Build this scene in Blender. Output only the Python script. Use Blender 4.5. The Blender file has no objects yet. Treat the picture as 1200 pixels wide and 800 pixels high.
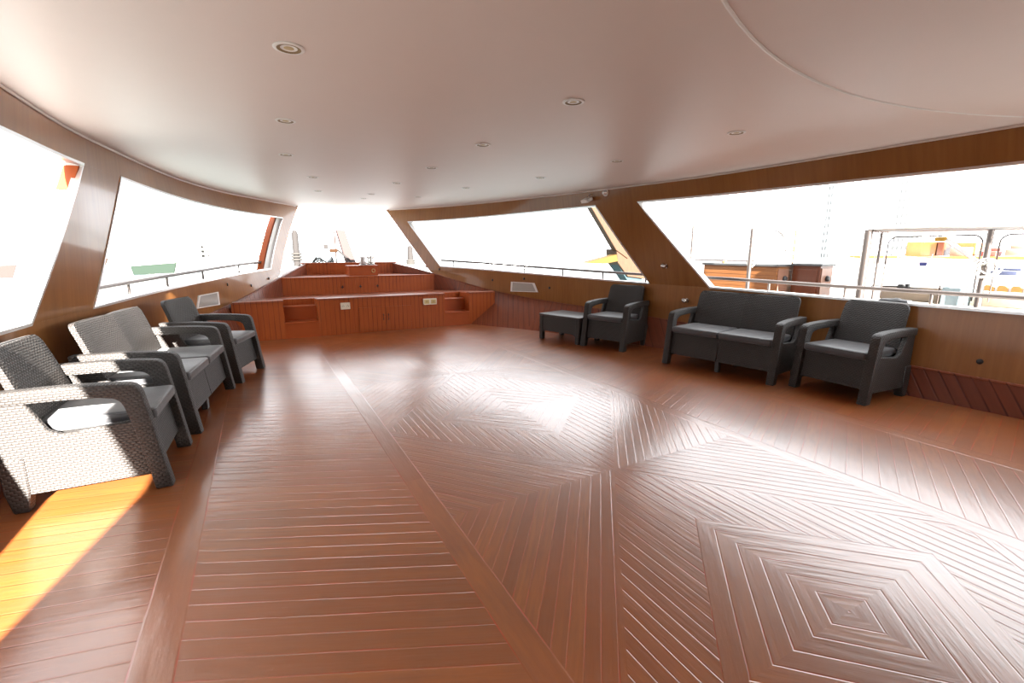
import bpy, bmesh, math, random
from mathutils import Vector, Matrix
random.seed(4)
R = math.radians
scene = bpy.context.scene
COL = scene.collection

# ------------------------------------------------------------------ camera, sky, sun, exposure
cam = bpy.data.cameras.new('camera'); camo = bpy.data.objects.new('camera', cam); COL.objects.link(camo)
cam.sensor_width = 36.0; cam.lens = 36.0 * 537.0 / 1200.0; cam.clip_start = 0.02; cam.clip_end = 2000
camo.location = (-1.87, 0.0, 1.355)
camo.rotation_euler = (R(90 - 11.05), 0.0, R(-28.68))
scene.camera = camo
SKY = 4.5
SUN = 90.0
w = bpy.data.worlds.new('sky'); scene.world = w; w.use_nodes = True
bg = w.node_tree.nodes['Background']; bg.inputs[0].default_value = (0.95, 0.975, 1.0, 1); bg.inputs[1].default_value = SKY
# sky ramp added as fill: stronger to starboard for the left chairs, weaker to port
_nt = w.node_tree; _tc = _nt.nodes.new('ShaderNodeTexCoord'); _sx = _nt.nodes.new('ShaderNodeSeparateXYZ'); _mr = _nt.nodes.new('ShaderNodeMapRange')
_nt.links.new(_tc.outputs['Generated'], _sx.inputs[0]); _nt.links.new(_sx.outputs[0], _mr.inputs[0])
for _i, _v in enumerate((-1.0, 1.0, SKY * 0.55, SKY * 1.4)): _mr.inputs[_i + 1].default_value = _v
_nt.links.new(_mr.outputs[0], bg.inputs[1])
sl = bpy.data.lights.new('sun', 'SUN'); sl.energy = SUN; sl.angle = R(0.6); sl.color = (1.0, 0.95, 0.88)
slo = bpy.data.objects.new('sun', sl); COL.objects.link(slo)
slo.rotation_euler = Vector((0.32, 2.4, -1.0)).to_track_quat('-Z', 'Y').to_euler()
slo.location = (-4, -20, 12)
vs = scene.view_settings
vs.view_transform = 'Standard'; vs.look = 'None'; vs.exposure = 0.0; vs.gamma = 1.0; vs.use_curve_mapping = False

# ------------------------------------------------------------------ materials
def new_mat(name):
    m = bpy.data.materials.new(name); m.use_nodes = True
    nt = m.node_tree; b = nt.nodes['Principled BSDF']
    return m, nt, b
def nd(nt, t, **kw):
    n = nt.nodes.new(t)
    for k, v in kw.items(): setattr(n, k, v)
    return n
def mth(nt, op, a, b=None, c=None):
    n = nd(nt, 'ShaderNodeMath', operation=op)
    for i, v in enumerate((a, b, c)):
        if v is None: continue
        if isinstance(v, (int, float)): n.inputs[i].default_value = v
        else: nt.links.new(v, n.inputs[i])
    return n.outputs[0]
def mixc(nt, f, a, b):
    n = nd(nt, 'ShaderNodeMix', data_type='RGBA')
    for i, v in ((0, f), (6, a), (7, b)):
        if isinstance(v, (int, float)): n.inputs[i].default_value = v
        elif isinstance(v, tuple): n.inputs[i].default_value = (*v, 1) if len(v) == 3 else v
        else: nt.links.new(v, n.inputs[i])
    return n.outputs[2]
def uvsep(nt):
    t = nd(nt, 'ShaderNodeTexCoord'); s = nd(nt, 'ShaderNodeSeparateXYZ')
    nt.links.new(t.outputs['UV'], s.inputs[0]); return s.outputs[0], s.outputs[1]
def comb(nt, x, y, z=0.0):
    c = nd(nt, 'ShaderNodeCombineXYZ')
    for i, v in enumerate((x, y, z)):
        if isinstance(v, (int, float)): c.inputs[i].default_value = v
        else: nt.links.new(v, c.inputs[i])
    return c.outputs[0]
def noise(nt, vec, scale, detail=3.0, rough=0.5):
    n = nd(nt, 'ShaderNodeTexNoise'); n.inputs['Scale'].default_value = scale
    n.inputs['Detail'].default_value = detail; n.inputs['Roughness'].default_value = rough
    if vec is not None: nt.links.new(vec, n.inputs['Vector'])
    return n.outputs['Fac']
def bump(nt, b, h, strength, dist):
    n = nd(nt, 'ShaderNodeBump'); n.inputs['Strength'].default_value = strength; n.inputs['Distance'].default_value = dist
    nt.links.new(h, n.inputs['Height']); nt.links.new(n.outputs[0], b.inputs['Normal'])
    if b.inputs['Coat Weight'].default_value > 0: nt.links.new(n.outputs[0], b.inputs['Coat Normal'])
def maprange(nt, v, a, b_, c, d):
    n = nd(nt, 'ShaderNodeMapRange'); nt.links.new(v, n.inputs[0])
    for i, x in enumerate((a, b_, c, d)): n.inputs[i + 1].default_value = x
    return n.outputs[0]

def plain(name, col, rough=0.5, metal=0.0, coat=0.0, mottled=0.0, spec=0.5):
    m, nt, b = new_mat(name)
    b.inputs['Base Color'].default_value = (*col, 1); b.inputs['Roughness'].default_value = rough
    b.inputs['Metallic'].default_value = metal; b.inputs['Coat Weight'].default_value = coat
    b.inputs['Specular IOR Level'].default_value = spec
    if mottled:
        t = nd(nt, 'ShaderNodeTexCoord'); n = noise(nt, t.outputs['Object'], 6.0, 4)
        c = mixc(nt, n, tuple(x * (1 - mottled) for x in col), tuple(min(1, x * (1 + mottled)) for x in col))
        nt.links.new(c, b.inputs['Base Color'])
    return m

def floor_material():
    m, nt, b = new_mat('painted deck planks')
    u, v = uvsep(nt)
    fr = mth(nt, 'FRACT', u); idn = mth(nt, 'FLOOR', u)
    edge = mth(nt, 'MINIMUM', fr, mth(nt, 'SUBTRACT', 1.0, fr))
    wob = mth(nt, 'MULTIPLY', mth(nt, 'SUBTRACT', noise(nt, comb(nt, idn, mth(nt, 'MULTIPLY', v, 5.0)), 1.0, 3), 0.5), 0.05)
    groove = maprange(nt, mth(nt, 'ADD', edge, wob), 0.010, 0.055, 1.0, 0.0)
    wn = nd(nt, 'ShaderNodeTexWhiteNoise', noise_dimensions='2D')
    blk = mth(nt, 'FLOOR', mth(nt, 'MULTIPLY', v, 0.45))
    nt.links.new(comb(nt, idn, blk), wn.inputs['Vector'])
    pl = wn.outputs['Value']
    tc = nd(nt, 'ShaderNodeTexCoord')
    streak = noise(nt, comb(nt, mth(nt, 'MULTIPLY', u, 1.3), mth(nt, 'MULTIPLY', v, 1.5)), 2.5, 4)
    big = noise(nt, tc.outputs['Object'], 0.9, 4, 0.6)
    c1 = mixc(nt, pl, (0.215, 0.064, 0.014), (0.330, 0.108, 0.024))
    c2 = mixc(nt, maprange(nt, streak, 0.35, 0.7, 0, 1), c1, (0.225, 0.076, 0.024))
    c3 = mixc(nt, maprange(nt, big, 0.4, 0.7, 0, 0.6), c2, (0.36, 0.088, 0.014))
    gl = mth(nt, 'MULTIPLY', groove, maprange(nt, noise(nt, comb(nt, idn, mth(nt, 'MULTIPLY', v, 1.2)), 3.0, 2), 0.42, 0.6, 0.0, 0.85))
    c4 = mixc(nt, gl, c3, (0.42, 0.045, 0.010))
    nt.links.new(c4, b.inputs['Base Color'])
    rr = maprange(nt, noise(nt, tc.outputs['Object'], 2.0, 2, 0.5), 0.3, 0.7, 0.34, 0.44)
    nt.links.new(rr, b.inputs['Roughness'])
    b.inputs['Specular IOR Level'].default_value = 0.5
    b.inputs['Coat Weight'].default_value = 0.9; b.inputs['Coat Roughness'].default_value = 0.20; b.inputs['Coat IOR'].default_value = 1.7
    cup = mth(nt, 'MULTIPLY', edge, 1.0)
    h = mth(nt, 'ADD', mth(nt, 'MULTIPLY', groove, -0.5), mth(nt, 'MULTIPLY', streak, 0.9))
    bump(nt, b, h, 0.42, 0.004)
    return m

def board_material(name, ca, cb, cg, width, rough=0.35, skew=0.0, strength=0.7, axis=0):
    """painted matchboard: straight grooves across u"""
    m, nt, b = new_mat(name)
    u, v = uvsep(nt)
    if axis: u, v = v, u
    uu = mth(nt, 'DIVIDE', mth(nt, 'ADD', u, mth(nt, 'MULTIPLY', v, skew)), width)
    fr = mth(nt, 'FRACT', uu); idn = mth(nt, 'FLOOR', uu)
    edge = mth(nt, 'MINIMUM', fr, mth(nt, 'SUBTRACT', 1.0, fr))
    groove = maprange(nt, edge, 0.03, 0.10, 1.0, 0.0)
    wn = nd(nt, 'ShaderNodeTexWhiteNoise', noise_dimensions='1D'); nt.links.new(idn, wn.inputs['W'])
    st = noise(nt, comb(nt, uu, mth(nt, 'MULTIPLY', v, 1.0)), 1.7, 4)
    c1 = mixc(nt, maprange(nt, st, 0.3, 0.7, 0, 1), ca, cb)
    vis = maprange(nt, noise(nt, comb(nt, mth(nt, 'MULTIPLY', idn, 3.7), v), 1.6, 2), 0.42, 0.58, 0.15, 0.9)
    c2 = mixc(nt, mth(nt, 'MULTIPLY', groove, vis), c1, cg)
    nt.links.new(c2, b.inputs['Base Color']); b.inputs['Roughness'].default_value = rough; b.inputs['Specular IOR Level'].default_value = 0.3
    h = mth(nt, 'ADD', mth(nt, 'MULTIPLY', groove, -1.0), mth(nt, 'MULTIPLY', st, 0.25))
    bump(nt, b, h, strength, 0.003)
    return m

def veneer_material(name, ca, cb, rough=0.25):
    m, nt, b = new_mat(name)
    u, v = uvsep(nt)
    g = noise(nt, comb(nt, mth(nt, 'MULTIPLY', u, 22.0), mth(nt, 'MULTIPLY', v, 1.3)), 1.0, 5, 0.6)
    g2 = noise(nt, comb(nt, mth(nt, 'MULTIPLY', u, 3.0), mth(nt, 'MULTIPLY', v, 0.8)), 1.0, 3, 0.5)
    f = mth(nt, 'ADD', mth(nt, 'MULTIPLY', g, 0.6), mth(nt, 'MULTIPLY', g2, 0.5))
    nt.links.new(mixc(nt, maprange(nt, f, 0.35, 0.75, 0, 1), ca, cb), b.inputs['Base Color'])
    r = maprange(nt, noise(nt, comb(nt, u, v), 1.5, 2, 0.5), 0.3, 0.7, rough * 0.85, rough * 1.25)
    nt.links.new(r, b.inputs['Roughness'])
    b.inputs['Specular IOR Level'].default_value = 0.2; b.inputs['Coat Weight'].default_value = 0.40; b.inputs['Coat Roughness'].default_value = 0.09
    bump(nt, b, g, 0.04, 0.002)
    return m

def weave_material(name, col, lo, uw=0.028, vh=0.0145):
    m, nt, b = new_mat(name)
    u, v = uvsep(nt)
    row = mth(nt, 'FLOOR', mth(nt, 'DIVIDE', v, vh))
    off = mth(nt, 'MULTIPLY', mth(nt, 'MODULO', row, 2.0), 0.5)
    fu = mth(nt, 'FRACT', mth(nt, 'ADD', mth(nt, 'DIVIDE', u, uw), off))
    fv = mth(nt, 'FRACT', mth(nt, 'DIVIDE', v, vh))
    su = mth(nt, 'SINE', mth(nt, 'MULTIPLY', fu, math.pi)); sv = mth(nt, 'SINE', mth(nt, 'MULTIPLY', fv, math.pi))
    h = mth(nt, 'MULTIPLY', mth(nt, 'POWER', su, 0.7), mth(nt, 'POWER', sv, 0.7))
    nt.links.new(mixc(nt, maprange(nt, h, 0.1, 0.6, 0, 1), lo, col), b.inputs['Base Color'])
    b.inputs['Roughness'].default_value = 0.5; b.inputs['Specular IOR Level'].default_value = 0.4
    bump(nt, b, h, 0.9, 0.0045)
    return m

def fabric_material(name, col, rough=0.75):
    m, nt, b = new_mat(name)
    t = nd(nt, 'ShaderNodeTexCoord')
    n = noise(nt, t.outputs['Object'], 9.0, 4); f = noise(nt, t.outputs['Object'], 420.0, 2)
    nt.links.new(mixc(nt, n, tuple(x * .85 for x in col), tuple(x * 1.15 for x in col)), b.inputs['Base Color'])
    b.inputs['Roughness'].default_value = rough
    b.inputs['Sheen Weight'].default_value = 0.25
    h = mth(nt, 'ADD', mth(nt, 'MULTIPLY', f, 0.2), mth(nt, 'MULTIPLY', n, 1.5))
    bump(nt, b, h, 0.4, 0.004)
    return m

def facade_material(name, wall, win, sx, sz):
    m, nt, b = new_mat(name)
    u, v = uvsep(nt)
    fu = mth(nt, 'FRACT', mth(nt, 'DIVIDE', u, sx)); fv = mth(nt, 'FRACT', mth(nt, 'DIVIDE', v, sz))
    a = mth(nt, 'MULTIPLY', mth(nt, 'GREATER_THAN', fu, 0.55), mth(nt, 'GREATER_THAN', fv, 0.5))
    nt.links.new(mixc(nt, a, wall, win), b.inputs['Base Color']); b.inputs['Roughness'].default_value = 0.7
    return m

M = {}
M['floor'] = floor_material()
M['red'] = board_material('red painted matchboard', (0.33, 0.070, 0.016), (0.39, 0.090, 0.020), (0.10, 0.018, 0.006), 0.075)
M['redtop'] = board_material('red painted deck boards', (0.27, 0.075, 0.035), (0.33, 0.09, 0.04), (0.12, 0.03, 0.015), 0.075, rough=0.3, strength=0.5)
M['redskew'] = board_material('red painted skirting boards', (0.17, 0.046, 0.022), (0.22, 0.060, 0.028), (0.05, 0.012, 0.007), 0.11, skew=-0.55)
M['redplain'] = plain('red gloss paint', (0.36, 0.075, 0.018), 0.35, mottled=0.12, spec=0.3)
M['wood'] = veneer_material('varnished brown veneer', (0.225, 0.090, 0.023), (0.335, 0.142, 0.040), 0.34)
M['white'] = plain('white gloss paint', (0.82, 0.81, 0.79), 0.35)
M['ceil'] = plain('white ceiling paint', (0.74, 0.655, 0.615), 0.45, mottled=0.015)
M['caprail'] = plain('grey white caprail paint', (0.42, 0.41, 0.40), 0.3)
M['weave'] = weave_material('graphite woven resin', (0.041, 0.036, 0.033), (0.022, 0.0195, 0.018))
M['smooth'] = plain('graphite plain resin', (0.05, 0.047, 0.045), 0.45)
M['cushion'] = fabric_material('charcoal grey cushion fabric', (0.048, 0.048, 0.052), 0.42)
M['chrome'] = plain('polished steel', (0.60, 0.57, 0.54), 0.16, 1.0)
M['oldsteel'] = plain('weathered steel tube', (0.11, 0.092, 0.085), 0.32, 0.8)
M['alum'] = plain('dull aluminium', (0.72, 0.72, 0.72), 0.35, 0.9)
M['black'] = plain('black plastic', (0.015, 0.015, 0.016), 0.45)
M['gold'] = plain('brass reflector', (0.50, 0.34, 0.14), 0.35, 0.6)
M['lampcup'] = plain('tan lamp cup', (0.24, 0.17, 0.085), 0.5)
M['socket'] = plain('cream plastic', (0.78, 0.72, 0.58), 0.4)
M['socketin'] = plain('yellowed plastic', (0.55, 0.42, 0.18), 0.45)
M['bulb'] = plain('frosted lamp glass', (0.5, 0.40, 0.22), 0.4)
M['teak'] = board_material('oiled teak slats', (0.150, 0.058, 0.018), (0.21, 0.085, 0.027), (0.05, 0.018, 0.006), 0.075, rough=0.45, axis=1)
M['teakdark'] = veneer_material('dark red teak', (0.065, 0.016, 0.005), (0.10, 0.026, 0.008), 0.4)
M['teakpale'] = veneer_material('pale teak end grain', (0.15, 0.075, 0.050), (0.21, 0.11, 0.075), 0.45)
M['orangewood'] = veneer_material('orange varnished hull wood', (0.20, 0.085, 0.025), (0.27, 0.12, 0.036), 0.5)
M['worktop'] = plain('grey stone worktop', (0.06, 0.062, 0.064), 0.4, mottled=0.2)
M['gel'] = plain('white gelcoat', (0.83, 0.84, 0.85), 0.25)
M['canvas'] = plain('white canvas', (0.84, 0.83, 0.80), 0.8)
M['beige'] = fabric_material('beige cover', (0.25, 0.20, 0.15), 0.8)
M['pale blue'] = plain('pale blue panel', (0.26, 0.36, 0.40), 0.4)
M['navy'] = fabric_material('navy cushion', (0.018, 0.025, 0.06), 0.8)
M['redcloth'] = fabric_material('red cushion', (0.22, 0.03, 0.018), 0.8)
M['yellow'] = plain('yellow paint', (0.40, 0.22, 0.02), 0.5)
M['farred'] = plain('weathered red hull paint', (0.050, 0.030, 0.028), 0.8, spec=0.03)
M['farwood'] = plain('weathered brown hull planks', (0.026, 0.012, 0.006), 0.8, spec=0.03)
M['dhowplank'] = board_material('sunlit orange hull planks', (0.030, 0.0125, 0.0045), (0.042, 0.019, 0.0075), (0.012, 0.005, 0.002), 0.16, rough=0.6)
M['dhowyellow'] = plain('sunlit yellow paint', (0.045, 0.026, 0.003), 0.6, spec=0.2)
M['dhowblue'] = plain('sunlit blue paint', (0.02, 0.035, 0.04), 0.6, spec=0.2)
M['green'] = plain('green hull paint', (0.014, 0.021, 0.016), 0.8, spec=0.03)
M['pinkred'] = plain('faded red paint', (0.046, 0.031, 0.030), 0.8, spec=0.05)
M['rope'] = plain('white rope', (0.7, 0.68, 0.62), 0.8)
M['iron'] = plain('dark grey iron paint', (0.022, 0.020, 0.0195), 0.8, spec=0.05)
M['tarrope'] = plain('weathered grey rope', (0.032, 0.030, 0.028), 0.9, spec=0.05)
M['brownpaint'] = plain('brown deck paint', (0.020, 0.009, 0.004), 0.8, spec=0.05)
M['blueflag'] = plain('navy flag cloth', (0.05, 0.06, 0.2), 0.8)
M['ruststone'] = facade_material('pale stone facade', (0.78, 0.74, 0.68), (0.029, 0.021, 0.016), 2.2, 1.8)
M['greytower'] = facade_material('pale concrete facade', (0.80, 0.80, 0.80), (0.20, 0.195, 0.19), 2.2, 2.4)

def water_material():
    m, nt, b = new_mat('harbour water')
    b.inputs['Base Color'].default_value = (0.10, 0.14, 0.14, 1); b.inputs['Roughness'].default_value = 0.2
    t = nd(nt, 'ShaderNodeTexCoord'); n = noise(nt, t.outputs['Object'], 1.2, 4)
    bump(nt, b, n, 0.5, 0.15)
    return m
M['water'] = water_material()

# ------------------------------------------------------------------ mesh helpers
class MB:
    def __init__(s): s.bm = bmesh.new(); s.uv = None
    def face(s, pts, mi=0):
        vs_ = [s.bm.verts.new(p) for p in pts]; f = s.bm.faces.new(vs_); f.material_index = mi; return f
    def box(s, x0, x1, y0, y1, z0, z1, bev=0.0, seg=2, mat=None):
        b2 = bmesh.new(); r = bmesh.ops.create_cube(b2, size=1.0)
        for v in b2.verts:
            v.co = Vector(((x0 + x1) / 2 + v.co.x * (x1 - x0), (y0 + y1) / 2 + v.co.y * (y1 - y0), (z0 + z1) / 2 + v.co.z * (z1 - z0)))
        if bev: bmesh.ops.bevel(b2, geom=list(b2.edges), offset=bev, segments=seg, profile=0.5, affect='EDGES')
        s.merge(b2, mat); return s
    def merge(s, b2, mat=None):
        if mat is not None: bmesh.ops.transform(b2, matrix=mat, verts=b2.verts)
        me = bpy.data.meshes.new('tmp'); b2.to_mesh(me); b2.free(); s.bm.from_mesh(me); bpy.data.meshes.remove(me)
    def prism(s, prof, axis, a, b_, bev=0.0, seg=2, mat=None):
        """prof: 2D outline; axis 'x': (d,z) outline swept in x (d is y); 'z': (x,y) outline swept in z"""
        b2 = bmesh.new()
        def P(p, t): return (t, p[0], p[1]) if axis == 'x' else ((p[0], t, p[1]) if axis == 'y' else (p[0], p[1], t))
        v0 = [b2.verts.new(P(p, a)) for p in prof]; v1 = [b2.verts.new(P(p, b_)) for p in prof]
        n = len(prof)
        b2.faces.new(v0); b2.faces.new(v1[::-1])
        for i in range(n): b2.faces.new((v0[(i + 1) % n], v0[i], v1[i], v1[(i + 1) % n]))
        bmesh.ops.recalc_face_normals(b2, faces=b2.faces)
        if bev: bmesh.ops.bevel(b2, geom=list(b2.edges), offset=bev, segments=seg, profile=0.5, affect='EDGES', clamp_overlap=True)
        s.merge(b2, mat); return s
    def tube(s, pts, r, n=10, closed=False, caps=True):
        pts = [Vector(p) for p in pts]; rings = []
        N = len(pts); up = Vector((0, 0, 1))
        for i, p in enumerate(pts):
            if closed: t = pts[(i + 1) % N] - pts[i - 1]
            else: t = pts[min(i + 1, N - 1)] - pts[max(i - 1, 0)]
            t.normalize()
            a = t.cross(up)
            if a.length < 1e-3: a = t.cross(Vector((1, 0, 0)))
            a.normalize(); b_ = a.cross(t)
            rr = r[i] if isinstance(r, (list, tuple)) else r
            rings.append([s.bm.verts.new(p + a * (rr * math.cos(q)) + b_ * (rr * math.sin(q))) for q in [2 * math.pi * k / n for k in range(n)]])
        m = N if closed else N - 1
        for i in range(m):
            A, B = rings[i], rings[(i + 1) % N]
            for k in range(n): s.bm.faces.new((A[k], A[(k + 1) % n], B[(k + 1) % n], B[k]))
        if caps and not closed:
            s.bm.faces.new(rings[0][::-1]); s.bm.faces.new(rings[-1])
        return s
    def lathe(s, prof, n=24, mat=None):
        b2 = bmesh.new(); rings = []
        for r, z in prof:
            rings.append([b2.verts.new((max(r, 1e-4) * math.cos(2 * math.pi * k / n), max(r, 1e-4) * math.sin(2 * math.pi * k / n), z)) for k in range(n)])
        for A, B in zip(rings[:-1], rings[1:]):
            for k in range(n): b2.faces.new((A[k], A[(k + 1) % n], B[(k + 1) % n], B[k]))
        b2.faces.new(rings[0][::-1]); b2.faces.new(rings[-1])
        bmesh.ops.recalc_face_normals(b2, faces=b2.faces)
        s.merge(b2, mat); return s
    def patch(s, grid_in, off, mi_face=0, mi_side=0):
        """closed slab from a grid of points and an offset vector function"""
        nr, nc = len(grid_in), len(grid_in[0])
        A = [[s.bm.verts.new(p) for p in row] for row in grid_in]
        B = [[s.bm.verts.new(Vector(p) + off(p)) for p in row] for row in grid_in]
        for i in range(nr - 1):
            for j in range(nc - 1):
                s.bm.faces.new((A[i][j], A[i][j + 1], A[i + 1][j + 1], A[i + 1][j])).material_index = mi_face
                s.bm.faces.new((B[i][j], B[i + 1][j], B[i + 1][j + 1], B[i][j + 1])).material_index = mi_side
        for j in range(nc - 1):
            for i in (0, nr - 1): s.bm.faces.new((A[i][j], A[i][j + 1], B[i][j + 1], B[i][j])).material_index = mi_side
        for i in range(nr - 1):
            for j in (0, nc - 1): s.bm.faces.new((A[i][j], A[i + 1][j], B[i + 1][j], B[i][j])).material_index = mi_side
        return s
    def build(s, name, mat, parent=None, smooth=None, uv=True, recalc=True):
        bm = s.bm
        if recalc: bmesh.ops.recalc_face_normals(bm, faces=bm.faces)
        if uv:
            L = bm.loops.layers.uv.verify()
            for f in bm.faces:
                n = f.normal; ax = max(range(3), key=lambda i: abs(n[i]))
                for l in f.loops:
                    c = l.vert.co
                    l[L].uv = (c.y, c.z) if ax == 0 else ((c.x, c.z) if ax == 1 else (c.x, c.y))
        me = bpy.data.meshes.new(name); bm.to_mesh(me); bm.free()
        for m in (mat if isinstance(mat, (list, tuple)) else [mat]): me.materials.append(M[m])
        if smooth is not None:
            me.shade_smooth(); me.set_sharp_from_angle(angle=R(smooth))
        o = bpy.data.objects.new(name, me); COL.objects.link(o)
        if parent: o.parent = parent
        return o

def empty(name, loc=(0, 0, 0), rz=0.0):
    o = bpy.data.objects.new(name, None); COL.objects.link(o); o.location = loc; o.rotation_euler = (0, 0, rz); return o
def tag(o, label=None, cat=None, group=None, kind=None):
    if label: o['label'] = label
    if cat: o['category'] = cat
    if group: o['group'] = group
    if kind: o['kind'] = kind
    return o
def copy_tree(o, parent=None):
    c = o.copy(); COL.objects.link(c)
    if parent: c.parent = parent
    for ch in list(o.children): copy_tree(ch, c)
    return c

# ------------------------------------------------------------------ hull curves (boat frame: x = 0 centreline, +y towards the bow)
def interp(tab, y):
    if y <= tab[0][0]: return tab[0][1]
    if y >= tab[-1][0]:
        (a, fa), (b, fb) = tab[-2], tab[-1]; return fb + (fb - fa) / (b - a) * (y - b)
    n = len(tab)
    for i in range(n - 1):
        if tab[i][0] <= y <= tab[i + 1][0]:
            x0, f0 = tab[i]; x1, f1 = tab[i + 1]; h = x1 - x0; d = (f1 - f0) / h
            def slope(k):
                if k <= 0: return (tab[1][1] - tab[0][1]) / (tab[1][0] - tab[0][0])
                if k >= n - 1: return (tab[-1][1] - tab[-2][1]) / (tab[-1][0] - tab[-2][0])
                da = (tab[k][1] - tab[k - 1][1]) / (tab[k][0] - tab[k - 1][0]); db = (tab[k + 1][1] - tab[k][1]) / (tab[k + 1][0] - tab[k][0])
                return 0.0 if da * db <= 0 else 2 * da * db / (da + db)
            m0, m1 = slope(i), slope(i + 1); t = (y - x0) / h
            return (2*t**3 - 3*t**2 + 1) * f0 + (t**3 - 2*t**2 + t) * h * m0 + (-2*t**3 + 3*t**2) * f1 + (t**3 - t**2) * h * m1
YA, YF = -4.0, 11.6
W_SILL_L = [(-4, 3.33), (0, 3.31), (1.5, 3.30), (3, 3.27), (4.1, 3.19), (5, 3.09), (6, 2.93), (7.26, 2.61), (7.93, 2.39), (8.37, 2.25), (9.76, 1.62), (10.2, 1.42), (11.2, .95), (11.7, .75)]
W_SILL = [(-4, 3.66), (0, 3.64), (1.5, 3.61), (3, 3.48), (4.1, 3.31), (5, 3.14), (6, 2.93), (7.26, 2.61), (7.93, 2.39), (8.37, 2.25), (9.76, 1.62), (10.2, 1.42), (11.2, .95), (11.7, .75)]
W_TOP_R = [(-4, 3.06), (1.3, 3.01), (2.4, 3.0), (3.6, 2.97), (5.4, 2.77), (7.72, 2.35), (9.53, 1.85), (11.08, 1.17), (11.6, .92)]
W_TOP_L = [(-4, 3.10), (0, 3.03), (3.71, 3.01), (4.53, 3.02), (5.8, 2.93), (7.35, 2.74), (8.9, 2.34), (10.4, 1.60), (11.6, .92)]
W_RED_L = [(-4, 3.36), (1.5, 3.33), (3, 3.29), (5, 3.10), (7.0, 2.70), (8.37, 2.23), (9.76, 1.54), (11.2, .93), (11.7, .72)]
W_RED = [(-4, 3.64), (1.5, 3.55), (3, 3.46), (5, 3.13), (7.0, 2.70), (8.37, 2.23), (9.76, 1.54), (11.2, .93), (11.7, .72)]
W_BASE_R = [(-4, 3.58), (1.1, 3.57), (1.9, 3.52), (3.5, 3.38), (5, 3.0), (6, 2.66), (7, 2.20), (8, 1.63), (9, 1.3), (11.2, .7), (11.7, .6)]
W_BASE_L = [(-4, 3.55), (1.1, 3.40), (1.9, 3.36), (3.5, 3.27), (5, 3.05), (6, 2.83), (7, 2.52), (8, 2.10), (9, 1.6), (11.2, .8), (11.7, .7)]
Z_RED = [(-4, .25), (1.1, .27), (1.9, .28), (4.7, .40), (7.13, .475), (8.37, .59), (9.76, .875), (11.2, 1.10), (11.7, 1.15)]
Z_SILL = [(-4, .85), (1.2, .855), (2.4, .865), (4.1, .895), (5, .90), (7.3, .955), (9.75, 1.05), (11.7, 1.12)]
Z_HEAD = [(-4, 2.0), (1.3, 2.0), (2.4, 2.012), (5.0, 2.04), (5.8, 2.05), (10.8, 2.04), (11.7, 2.04)]
def zc(y): return 2.25 + 0.1 * min(1, max(0, (y - 4) / 7.5))
def wall_pt(s, y, z):
    top = interp(W_TOP_R if s > 0 else W_TOP_L, y); zt = zc(y); ws = interp(W_SILL if s > 0 else W_SILL_L, y)
    zr = min(interp(Z_RED, y), 0.9)
    if z >= 0.9: x = ws + (top - ws) * (z - 0.9) / (zt - 0.9)
    elif z >= zr or zr > .89:
        wr = interp(W_RED if s > 0 else W_RED_L, y); x = wr + (ws - wr) * ((z - zr) / max(0.9 - zr, 0.05)) if z < 0.9 else ws
    else:
        wr = interp(W_RED if s > 0 else W_RED_L, y); wb = interp(W_BASE_R if s > 0 else W_BASE_L, y); x = wb + (wr - wb) * z / zr
    return Vector((s * x, y, z))
THK = 0.11
def lin(a, b, t): return a + (b - a) * t
def edge_line(y0, z0, y1, z1): return lambda z: y0 + (y1 - y0) * (z - z0) / (z1 - z0)
E_AFT = edge_line(-1.53, .86, -1.67, 2.0)
E_W1 = edge_line(4.06, .90, 5.01, 2.04)      # forward edge of the after window
E_W2A = edge_line(4.96, .90, 5.79, 2.05)     # after edge of the forward window
E_W2F = edge_line(9.72, 1.05, 10.78, 2.04)   # forward edge of the forward window
E_BOW = edge_line(10.12, 1.03, 11.52, 2.35)  # bow edge of the front post
def side_wall(s, name):
    mb = MB(); off = lambda p: Vector((s * THK, 0, 0))
    def band(ya, yb, zlo, zhi, n, m=2, y_is_fn=False):
        rows = []
        for i in range(m + 1):
            row = []
            for j in range(n + 1):
                t = j / n
                if y_is_fn:
                    # edges depend on z, so iterate to a consistent point
                    zz = lin(zlo(5), zhi(5), i / m)
                    for _ in range(4):
                        y = lin(ya(zz), yb(zz), t); zz = lin(zlo(y), zhi(y), i / m)
                else: y = lin(ya, yb, t); zz = lin(zlo(y), zhi(y), i / m)
                row.append(wall_pt(s, y, zz))
            rows.append(row)
        mb.patch(rows, off, 0, 1)
    zr = lambda y: interp(Z_RED, y); zs = lambda y: interp(Z_SILL, y); zh = lambda y: interp(Z_HEAD, y)
    band(lambda z: YA, E_BOW, lambda y: zr(y) - 0.002, lambda y: max(zs(y), zr(y) + 0.004), 60, 3, True)
    band(lambda z: YA, E_BOW, zh, zc, 60, 2, True)
    band(E_W1, E_W2A, zs, zh, 5, 8, True)
    band(E_W2F, E_BOW, zs, zh, 4, 8, True)
    band(lambda z: YA, E_AFT, zs, zh, 3, 4, True)
    o = mb.build(name, ['wood', 'white'], smooth=30)
    return tag(o, kind='structure')
side_wall(1, 'wall_right'); side_wall(-1, 'wall_left')

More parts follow.
